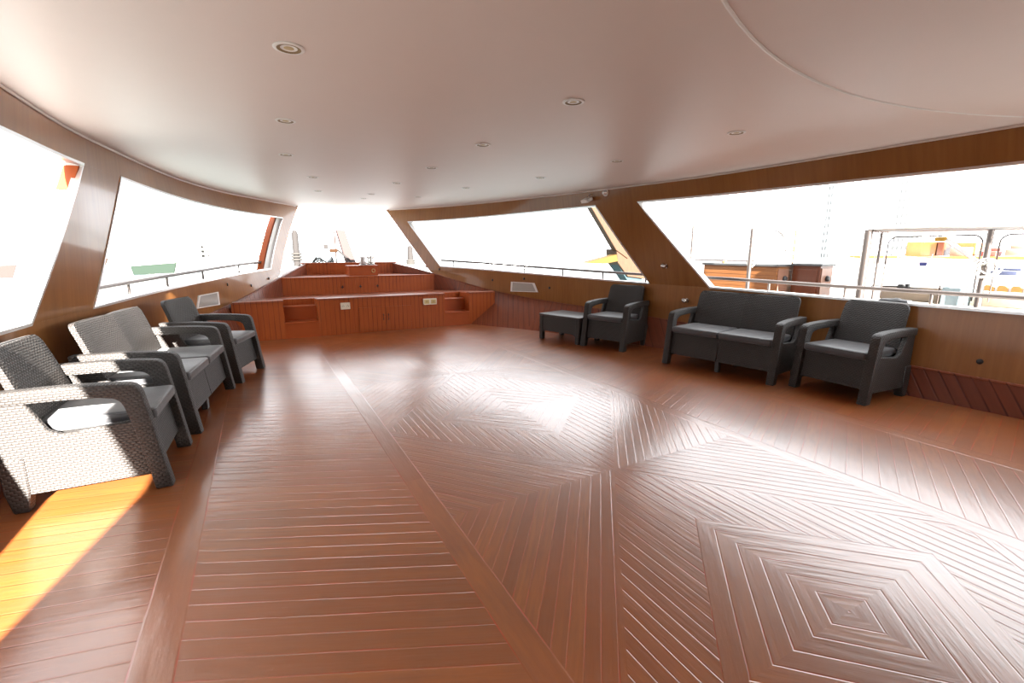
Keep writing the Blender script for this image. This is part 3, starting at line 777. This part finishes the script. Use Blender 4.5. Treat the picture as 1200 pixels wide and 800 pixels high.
# dark cloth on the right sill
mb = MB(); p = wall_pt(1, 2.15, interp(Z_SILL, 2.15))
bm = bmesh.new(); bmesh.ops.create_icosphere(bm, subdivisions=3, radius=1.0)
for v in bm.verts:
    k = 1 + 0.22 * math.sin(5 * v.co.x + 2) * math.cos(4 * v.co.y) + 0.12 * math.sin(9 * v.co.y + v.co.z * 3)
    v.co = Vector((v.co.x * 0.055 * k, v.co.y * 0.13 * k, max(v.co.z, -0.25) * 0.030 * k + 0.010))
mb.merge(bm); o = mb.build('folded_cloth', 'black', smooth=80); o.location = p + Vector((0.06, 0, 0.002))
tag(o, 'small crumpled black cloth lying on the right window sill behind the after armchair', 'cloth')

# ------------------------------------------------------------------ guard rails outside the windows
def guard_rail(name, s, y0, y1, posts, label, h=0.115, off=0.20, endcurve=False):
    P = lambda y, dz: wall_pt(s, y, interp(Z_SILL, y)) + Vector((s * off, 0, dz))
    r = tag(empty(name, P(posts[0], 0)), label, 'guard rail'); o = r.location.copy()
    mb = MB(); pts = [P(lin(y0, y1, k / 30), h) - o for k in range(31)]
    if endcurve: pts = pts + [P(y1 + 0.06, h - 0.02) - o, P(y1 + 0.075, h - 0.06) - o, P(y1 + 0.07, -0.01) - o]
    mb.tube(pts, 0.021, 10); mb.build('top_rail', 'oldsteel', r, smooth=50)
    for y in posts:
        mb = MB(); a = P(y, -0.014) - o; b_ = P(y, h) - o; mb.tube([a, b_], 0.014, 10)
        q = mb.build('post', 'oldsteel', r, smooth=50)
        mb = MB(); mb.lathe([(0.035, 0), (0.035, 0.01), (0.016, 0.016)], 16, Matrix.Translation(a)); mb.build('foot_flange', 'chrome', q, smooth=40)
guard_rail('guard_rail', 1, 0.2, 4.38, [0.3, 1.10, 1.93, 2.65, 3.45, 4.28], 'steel guard rail outside the after right window, facing the moored boats')
guard_rail('guard_rail', 1, 5.0, 10.1, [5.2, 6.0, 6.85, 7.75, 8.6, 9.6], 'steel guard rail outside the forward right window')
guard_rail('guard_rail', -1, 4.9, 10.2, [5.35, 6.2, 7.05, 8.0, 9.1, 10.0], 'steel guard rail outside the forward left window')
guard_rail('guard_rail', -1, 0.2, 3.95, [0.4, 1.4, 2.4, 3.3], 'steel guard rail with a bent-down end outside the after left window', endcurve=True)

# ------------------------------------------------------------------ outside: water
mb = MB(); mb.face([(-900, -900, -1.6), (900, -900, -1.6), (900, 900, -1.6), (-900, 900, -1.6)])
o = mb.build('harbour_water', 'water'); tag(o, 'bright harbour water around the moored boats', 'water', kind='stuff')

# foredeck things beyond the bow opening
def bollard(x, y, ztop, label):
    o = tag(empty('mooring_post', (x, y, 0.6)), label, 'mooring post'); h = ztop - 0.6
    mb = MB(); mb.tube([(0, 0, 0), (0, 0, h * 0.93), (0.0, 0, h)], [0.10, 0.085, 0.05], 14); mb.build('post', 'iron', o, smooth=40)
    for k in range(3):
        mb = MB(); z = h * (0.40 + 0.06 * k); mb.tube([(0.115 * math.cos(a), 0.115 * math.sin(a), z) for a in [2 * math.pi * q / 20 for q in range(20)]], 0.03, 8, closed=True); mb.build('rope_turn', 'tarrope', o, smooth=60)
bollard(-0.88, 14.6, 1.95, 'grey mooring post wound with white rope, outside the left front post')
bollard(2.42, 14.6, 1.55, 'short grey mooring post wound with white rope, outside the right front post')
st = tag(empty('stem_post', (0.62, 15.0, 0.5)), 'faded red stem post leaning outside over the bow', 'stem post')
mb = MB(); mb.prism([(-0.06, 0.3), (-0.34, 1.5), (-0.10, 1.5), (0.24, 0.3)], 'y', -0.10, 0.10, 0.02, 2); mb.build('timber', 'pinkred', st)
cr = tag(empty('deck_crane', (0.24, 14.8, 0.5)), 'small deck crane with a brown head left of the red stem post', 'crane')
mb = MB(); mb.tube([(-0.03, 0, 0.3), (-0.03, 0, 1.46)], 0.018, 10); mb.build('mast', 'brownpaint', cr, smooth=40)
mb = MB(); mb.tube([(0.02, 0, 0.92), (0.42, 0, 0.55)], 0.03, 10); mb.build('jib', 'iron', cr, smooth=40)
mb = MB(); mb.box(-0.20, 0.02, -0.06, 0.06, 0.84, 0.94, 0.02, 2); mb.build('head', 'brownpaint', cr)
mb = MB(); mb.box(-0.36, -0.24, -0.04, 0.04, 0.95, 1.08, 0.02, 2); mb.build('lamp', 'iron', cr)
cf = tag(empty('coiled_hose', (0.0, 13.2, 0.955)), 'loose grey hose coil lying on the foredeck beyond the bulkhead', 'hose')
mb = MB(); mb.tube([((0.28 - 0.02 * (k / 24)) * math.cos(k * 0.42) - 0.35, 0.22 * math.sin(k * 0.42), 0.08 + 0.07 * math.sin(k * 1.3) + 0.0022 * k) for k in range(60)], 0.014, 6); mb.build('hose', 'tarrope', cf, smooth=60)
fd = MB(); fd.prism([(-1.5, 11.25), (1.5, 11.25), (3.2, 15.5), (-1.8, 15.5)], 'z', 0.85, 0.95); tag(fd.build('trim_7', 'white'), kind='structure')

# dhow beyond the forward right window
dh = tag(empty('wooden_dhow', (24.5, 30, -1.6)), 'wooden dhow with tall orange planked stem and yellow bow, beyond the forward right window', 'boat')
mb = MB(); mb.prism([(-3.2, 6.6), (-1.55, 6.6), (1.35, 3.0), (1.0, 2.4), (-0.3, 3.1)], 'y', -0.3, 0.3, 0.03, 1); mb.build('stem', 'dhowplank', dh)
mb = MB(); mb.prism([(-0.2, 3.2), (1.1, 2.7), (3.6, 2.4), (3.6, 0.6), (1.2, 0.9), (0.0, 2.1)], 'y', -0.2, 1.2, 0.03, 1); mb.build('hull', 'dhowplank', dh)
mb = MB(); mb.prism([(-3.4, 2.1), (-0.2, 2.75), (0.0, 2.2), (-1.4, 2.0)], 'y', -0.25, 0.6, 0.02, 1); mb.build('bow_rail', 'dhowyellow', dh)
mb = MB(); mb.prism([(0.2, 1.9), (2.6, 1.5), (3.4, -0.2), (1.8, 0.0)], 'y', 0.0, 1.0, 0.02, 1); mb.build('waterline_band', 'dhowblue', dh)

# neighbouring boat beyond the after right window
def outlet(parent, x, y, z, s=1):
    mb = MB(); mb.lathe([(0.05, 0), (0.05, 0.03), (0.03, 0.05), (0.001, 0.05)], 16, Matrix.Translation((x, y, z)) @ Matrix.Rotation(R(90), 4, 'X')); mb.build('socket_cover', 'black', parent, smooth=40)
dk = MB(); dk.box(5.6, 8.2, 1.0, 9.5, 0.14, 0.25); dk.box(5.6, 8.2, 1.0, 9.5, -1.6, 0.14)
nb = tag(empty('white_yacht', (5.6, 5.0, -1.6)), 'white open-decked yacht moored alongside on the right, under a white awning on steel poles', 'boat')
for v in dk.bm.verts: v.co -= Vector((5.6, 5.0, -1.6))
dk.build('hull', 'teakdark', nb)
k1 = tag(empty('teak_cabinet', (6.4, 5.9, 0.25)), 'long teak slatted deck cabinet with a grey worktop, outside the right window', 'cabinet')
mb = MB(); mb.box(0, 0.75, -0.82, 0.76, 0.0, 0.84, 0.004); mb.build('cabinet_body', 'teak', k1)
mb = MB(); mb.box(-0.03, 0.78, -0.85, 0.79, 0.84, 0.885, 0.006); mb.build('worktop', 'worktop', k1)
mb = MB(); mb.box(0.03, 0.35, -0.835, -0.822, 0.05, 0.80, 0.003); mb.build('end_panel', 'teakpale', k1)
outlet(k1, 0.22, -0.835, 0.62)
mb = MB(); mb.lathe([(0.05, 0), (0.055, 0.03), (0.04, 0.035)], 16, Matrix.Translation((0.2, 0.42, 0.885))); mb.build('hatch_cap', 'orangewood', k1)
k2 = tag(empty('teak_cabinet', (6.75, 4.66, 0.25)), 'shorter teak deck cabinet with a dark red door, right of the long slatted one', 'cabinet')
mb = MB(); mb.box(0, 0.40, -0.14, 0.34, 0.0, 0.86, 0.004); mb.build('cabinet_body', 'teakdark', k2)
mb = MB(); mb.box(-0.03, 0.43, -0.17, 0.37, 0.86, 0.90, 0.006); mb.build('worktop', 'worktop', k2)
mb = MB(); mb.box(-0.016, 0.0, -0.10, 0.28, 0.06, 0.80, 0.004); d = mb.build('door', 'teakdark', k2)
mb = MB(); mb.box(-0.03, -0.015, 0.02, 0.06, 0.52, 0.56, 0.004); mb.build('door_latch', 'black', d)
mb = MB(); mb.box(0.03, 0.37, -0.155, -0.142, 0.05, 0.82, 0.003); mb.build('end_panel', 'teakpale', k2)
outlet(k2, 0.2, -0.155, 0.64)

def pole(x, y, z1, r, label, loops=0, z0=0.25):
    o = tag(empty('awning_pole', (x, y, z0)), label, 'pole', 'awning poles'); h = z1 - z0
    mb = MB(); mb.tube([(0, 0, 0), (0, 0, h)], r, 12); mb.build('tube', 'oldsteel', o, smooth=50)
    mb = MB(); mb.lathe([(r * 2, 0), (r * 2, 0.015), (r * 1.1, 0.02)], 16); mb.build('foot_flange', 'chrome', o, smooth=40)
    for k in range(loops):
        mb = MB(); w_ = 0.06 + 0.02 * k
        mb.tube([(0.03, -w_, h), (0.03, -w_, h * 0.65)] + [(0.03, -w_ * math.cos(R(a)), h * 0.60 - 0.10 * math.sin(R(a))) for a in (0, 30, 60, 90, 120, 150, 180)] + [(0.03, w_, h * 0.65), (0.03, w_, h)], 0.008, 6)
        mb.build('hanging_line', 'rope', o, smooth=60)
    return o
pole(6.20, 5.49, 1.78, 0.036, 'steel awning pole with hanging white lines, in front of the long teak cabinet', 2)
pole(6.3, 6.92, 1.90, 0.022, 'thin steel awning pole left of the long teak cabinet', 1)
pole(6.2, 3.62, 1.68, 0.055, 'thick steel awning pole at the left end of the white awning')
pole(6.32, 3.50, 1.67, 0.018, 'thin steel pole just right of the thick awning pole', 1)
pole(6.25, 2.30, 1.63, 0.034, 'steel awning pole by the grey crane arm and coiled rope', 0)
ld = tag(empty('boarding_ladder', (6.6, 4.93, 1.0)), 'bent steel boarding ladder standing above the teak cabinets', 'ladder')
mb = MB(); mb.tube([(0, 0, 0.15), (0, 0, 0.72)], 0.016, 8); mb.build('stile', 'orangewood', ld, smooth=50)
mb = MB(); mb.tube([(0, 0.16, 0.15), (0, 0.16, 0.45)] + [(0, 0.16 + 0.28 * (1 - math.cos(R(a))), 0.45 + 0.30 * math.sin(R(a))) for a in (15, 30, 45, 60, 75, 90)], 0.012, 8); mb.build('handrail', 'oldsteel', ld, smooth=50)
for z in (0.25, 0.38):
    mb = MB(); mb.tube([(0, 0, z), (0, 0.16, z)], 0.010, 8); mb.build('rung', 'oldsteel', ld, smooth=50)
aw = tag(empty('white_awning', (6.3, 3.0, 1.62)), 'flat white awning stretched over the steel poles of the moored yacht', 'awning')
mb = MB()
mb.prism([(-0.15, 0.62), (2.2, 0.9), (2.2, -2.2), (-0.15, -2.2)], 'z', 0.06, 0.11, 0.008, 1); mb.build('canvas', 'canvas', aw)
mb = MB(); mb.tube([(0, 0.60, 0.045), (0, -2.1, 0.0)], 0.022, 10); mb.tube([(0, 0.5, 0.035), (2.1, 0.5, 0.035)], 0.018, 8); mb.build('frame_tube', 'alum', aw, smooth=50)
for ya, yb in ((0.40, -0.62), (-0.78, -2.0)):
    mb = MB(); r_ = 0.10; q = [(0.02, ya, -0.9), (0.02, ya, -0.15)] + [(0.02, ya - r_ * (1 - math.cos(R(a))), -0.15 + r_ * math.sin(R(a))) for a in (20, 45, 70, 90)]
    q += [(0.02, yb + r_ * (1 - math.cos(R(a))), -0.15 + r_ * math.sin(R(a))) for a in (90, 70, 45, 20)] + [(0.02, yb, -0.15), (0.02, yb, -0.9)]
    mb.tube(q, 0.010, 8); mb.build('hoop', 'oldsteel', aw, smooth=50)

def slab_seat(x, y, z, sx, sy, sz, mat, name, label, cat, group=None, bev=0.05):
    o = tag(empty(name, (x, y, z)), label, cat, group)
    mb = MB(); mb.box(0, sx, -sy / 2, sy / 2, 0, sz * 0.62, bev * 0.5, 2); mb.build('seat_pad', mat, o, smooth=50)
    mb = MB(); mb.box(sx * 0.6, sx, -sy / 2, sy / 2, sz * 0.62, sz, bev * 0.35, 3); mb.build('back_pad', mat, o, smooth=50)
    return o
slab_seat(6.75, 3.36, 0.25, 0.6, 0.78, 0.56, 'beige', 'deck_sofa', 'beige covered deck sofa behind the after armchair, on the moored yacht', 'sofa')
slab_seat(6.75, 2.25, 0.25, 0.6, 0.75, 0.55, 'beige', 'deck_sofa', 'beige covered deck sofa at the right edge, on the moored yacht', 'sofa')
pn = tag(empty('locker_panel', (6.95, 2.78, 0.25)), 'pale blue upright locker between the beige deck sofas', 'locker')
mb = MB(); mb.box(0, 0.3, -0.13, 0.13, 0, 0.60, 0.015, 2); mb.build('locker_body', 'pale blue', pn)
mb = MB(); mb.tube([(-0.02, -0.15, 0), (-0.02, -0.15, 0.62), (-0.02, 0.15, 0.62), (-0.02, 0.15, 0)], 0.011, 8); mb.build('edge_rail', 'oldsteel', pn, smooth=50)
ws = tag(empty('windscreen', (6.7, 3.32, 0.80)), 'low dark rimmed windscreen on top of the beige deck sofa', 'windscreen')
mb = MB(); mb.tube([(0, 0.42, -0.02), (0, 0.36, 0.03), (0, 0.0, 0.035), (0, -0.36, 0.0), (0, -0.42, -0.04)], 0.010, 8); mb.build('rim', 'black', ws, smooth=50)
mb = MB(); mb.box(0.02, 0.10, -0.02, 0.05, 0.0, 0.07, 0.01); mb.box(0.02, 0.10, -0.09, -0.045, 0.0, 0.08, 0.01); mb.build('instruments', 'black', ws)
ca = tag(empty('crane_arm', (6.5, 2.55, 0.25)), 'grey folding crane arm with a yellow tip beside the coiled rope', 'crane')
mb = MB(); mb.tube([(0, -0.22, 0), (0, -0.20, 0.62), (0, -0.17, 0.95)], 0.02, 8); mb.build('mast', 'oldsteel', ca, smooth=50)
mb = MB(); mb.prism([(-0.17, 0.90), (-0.13, 0.98), (0.23, 1.29), (0.26, 1.26), (0.22, 1.21)], 'x', -0.03, 0.03, 0.006, 1); mb.build('arm', 'alum', ca)
mb = MB(); mb.box(-0.04, 0.04, 0.25, 0.38, 1.25, 1.31, 0.02, 2); mb.build('tip', 'yellow', ca)
rp = tag(empty('coiled_rope', (6.2, 2.25, 1.05)), 'white rope coil hanging on the awning pole near the right edge', 'rope')
mb = MB(); mb.tube([(0.03 * math.sin(k * 1.9), 0.11 * math.cos(k * 0.55) + 0.03 * math.sin(k * .21), 0.10 * math.sin(k * 0.55) + 0.10 + 0.03 * math.sin(k * .37)) for k in range(70)], 0.007, 6); mb.build('rope_coil', 'rope', rp, smooth=60)

# second yacht further out: white cabin, teak deck
y2 = tag(empty('motor_yacht', (9.9, 3.6, -1.6)), 'large white motor yacht with a teak upper deck, behind the near moored yacht', 'boat')
T = lambda *p: Vector(p) - Vector((9.9, 3.6, -1.6))
def ext(name, mat, parent, boxes, bev=0.0):
    mb = MB()
    for b_ in boxes: mb.box(*b_, bev)
    o_ = parent.location
    for v in mb.bm.verts: v.co -= Vector(o_)
    return mb.build(name, mat, parent)
ext('hull', 'gel', y2, [(10.2, 13.2, 0.6, 4.2, -1.6, 0.50), (11.0, 16.5, 0.5, 7.2, -1.6, 1.02)])
ext('deck_edge', 'orangewood', y2, [(13.7, 14.0, 2.0, 7.4, 1.18, 1.25)])
ext('upper_deck', 'gel', y2, [(14.0, 16.5, 1.5, 7.4, 0.9, 1.24)])
ext('teak_locker', 'orangewood', y2, [(14.0, 14.6, 5.5, 6.15, 1.25, 1.62)], 0.01)
ext('teak_locker', 'orangewood', y2, [(14.1, 14.8, 4.75, 5.1, 1.25, 1.58)], 0.01)
ext('locker_door', 'teakdark', y2, [(13.98, 14.5, 5.34, 5.47, 1.26, 1.62)], 0.005)
for k in range(4):
    yy = 3.36 - 0.185 * k
    mb = MB(); mb.prism([(yy - 0.14, 0.60), (yy - 0.14, 0.70), (yy - 0.10, 0.74), (yy - 0.02, 0.745), (yy, 0.70), (yy, 0.60)], 'x', 10.16, 10.24)
    for v in mb.bm.verts: v.co -= Vector(y2.location)
    mb.build('porthole', 'orangewood', y2)
ext('cabin_side', 'gel', y2, [(10.2, 12.0, 2.3, 3.5, 0.5, 0.93)], 0.02)
for x, y, z, a, b_, c, m_, t in ((14.0, 5.0, 1.25, .5, .42, .36, 'beige', 'beige back cushion under the crane tip on the far teak deck'), (14.0, 4.47, 1.25, .4, .28, .2, 'redcloth', 'red cushion on the far teak deck'), (14.05, 3.95, 1.25, .5, .5, .28, 'beige', 'beige cushion right of the red one on the far teak deck'),
                              (10.25, 3.16, 0.931, .3, .36, .13, 'navy', 'navy seat pad right of the coiled rope')):
    slab_seat(x, y, z, a, b_, c, m_, 'deck_cushion', t, 'cushion', 'deck cushions', 0.03)
dr = tag(empty('deck_rail', (9.3, 4.2, 1.02)), 'white tubular rail in front of the far teak deck', 'rail')
mb = MB(); mb.tube([(-0.1, 0.75, 0.38), (0, 0.4, 0.36), (0.05, 0.2, 0.24), (0.1, -0.2, 0.20), (0.4, -1.5, 0.16)], 0.015, 8); mb.build('top_tube', 'white', dr, smooth=50)
for t in (0.6, 0.25, -0.25, -0.8): 
    mb = MB(); mb.tube([(0.04, t, 0.0), (0.02, t, 0.30 if t > .2 else 0.19)], 0.012, 8); mb.build('stanchion', 'white', dr, smooth=50)
fg = tag(empty('small_flag', (7.55, 3.35, 1.0)), 'tiny navy and red flag on a slanted staff', 'flag')
mb = MB(); mb.tube([(0, 0.03, -0.1), (0, -0.06, 0.32)], 0.006, 6); mb.build('staff', 'white', fg)
mb = MB(); mb.box(-0.004, 0.004, 0.0, 0.09, 0.13, 0.19); mb.build('cloth', 'blueflag', fg)
sp = tag(empty('sport_boat', (8.6, 6.9, -1.6)), 'white flybridge with a dark edge line left of the thick awning pole', 'boat')
mb = MB(); mb.prism([(0.2, 0), (0.0, 2.62), (0.05, 2.95), (0.6, 3.1), (2.4, 3.1), (2.6, 2.7), (2.4, 0)], 'x', 0.0, 2.2, 0.03, 1); mb.build('superstructure', 'gel', sp)
ext('edge_line', 'black', sp, [(8.57, 8.60, 6.85, 9.3, 1.15, 1.165)])

# left side: far boats and building
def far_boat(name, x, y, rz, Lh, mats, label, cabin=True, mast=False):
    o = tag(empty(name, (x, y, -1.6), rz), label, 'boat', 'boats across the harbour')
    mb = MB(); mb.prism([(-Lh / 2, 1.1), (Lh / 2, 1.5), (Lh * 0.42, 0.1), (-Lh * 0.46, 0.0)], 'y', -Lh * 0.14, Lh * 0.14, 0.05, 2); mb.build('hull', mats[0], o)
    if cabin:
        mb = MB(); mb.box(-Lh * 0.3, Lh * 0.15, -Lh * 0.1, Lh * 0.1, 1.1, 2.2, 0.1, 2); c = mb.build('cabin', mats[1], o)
        mb = MB(); mb.box(-Lh * 0.26, Lh * 0.11, -Lh * 0.103, Lh * 0.103, 1.6, 1.95, 0.02); mb.build('cabin_window', 'black', c)
    if mast:
        mb = MB(); mb.tube([(0, 0, 1.1), (0, 0, 4.6)], 0.06, 8); mb.build('mast', 'teakdark', o)
        mb = MB(); mb.tube([(0, 0, 2.4), (-Lh * 0.3, 0, 2.2)], 0.05, 8); mb.build('boom', 'teakdark', o)
    return o
far_boat('fishing_boat', -35.0, 137, R(10), 6.5, ('farwood', 'gel'), 'small wooden fishing boat in the forward left window, far across the water', True, True)
far_boat('green_boat', -14.2, 78.5, R(4), 5.0, ('green', 'green'), 'green hulled boat low on the water through the forward left window', False)
far_boat('motor_launch', -29.0, 73, R(20), 6.0, ('farred', 'gel'), 'red and white launch in the after left window', True)
far_boat('motor_launch', -2.0, 60, R(0), 7.0, ('gel', 'gel'), 'white launch far off toward the left front post', True)
far_boat('motor_launch', 36, 72, R(-30), 9.0, ('gel', 'gel'), 'white launch far off through the forward right window', True)
def tower(x, y, rz, sx, sy, h, mat, label, group):
    o = tag(empty('tower_block', (x, y, -1.6), rz), label, 'building', group)
    mb = MB(); mb.box(-sx / 2, sx / 2, -sy / 2, sy / 2, 0, h); mb.build('facade', mat, o)
    mb = MB(); mb.box(-sx / 2 - .2, sx / 2 + .2, -sy / 2 - .2, sy / 2 + .2, h, h + 0.6); mb.build('parapet', 'white', o)
tower(-33, 200, R(11), 17, 10, 16.0, 'ruststone', 'pale waterfront building with small brown windows, through the forward left window', 'buildings on the left shore')
tower(-10, 235, R(2), 24, 10, 10.5, 'ruststone', 'low pale waterfront building right of the brown-windowed one', 'buildings on the left shore')
g = 'towers on the right shore'
tower(150, 112, R(50), 8, 8, 28, 'greytower', 'pale tower block left-most through the after right window', g)
tower(160, 94, R(50), 9, 8, 25, 'greytower', 'pale tower block second from left through the after right window', g)
tower(165, 82, R(50), 9, 8, 36, 'greytower', 'tall pale tower block third from left through the after right window', g)
tower(172, 64, R(50), 14, 8, 40, 'greytower', 'wide pale tower block right-most through the after right window', g)
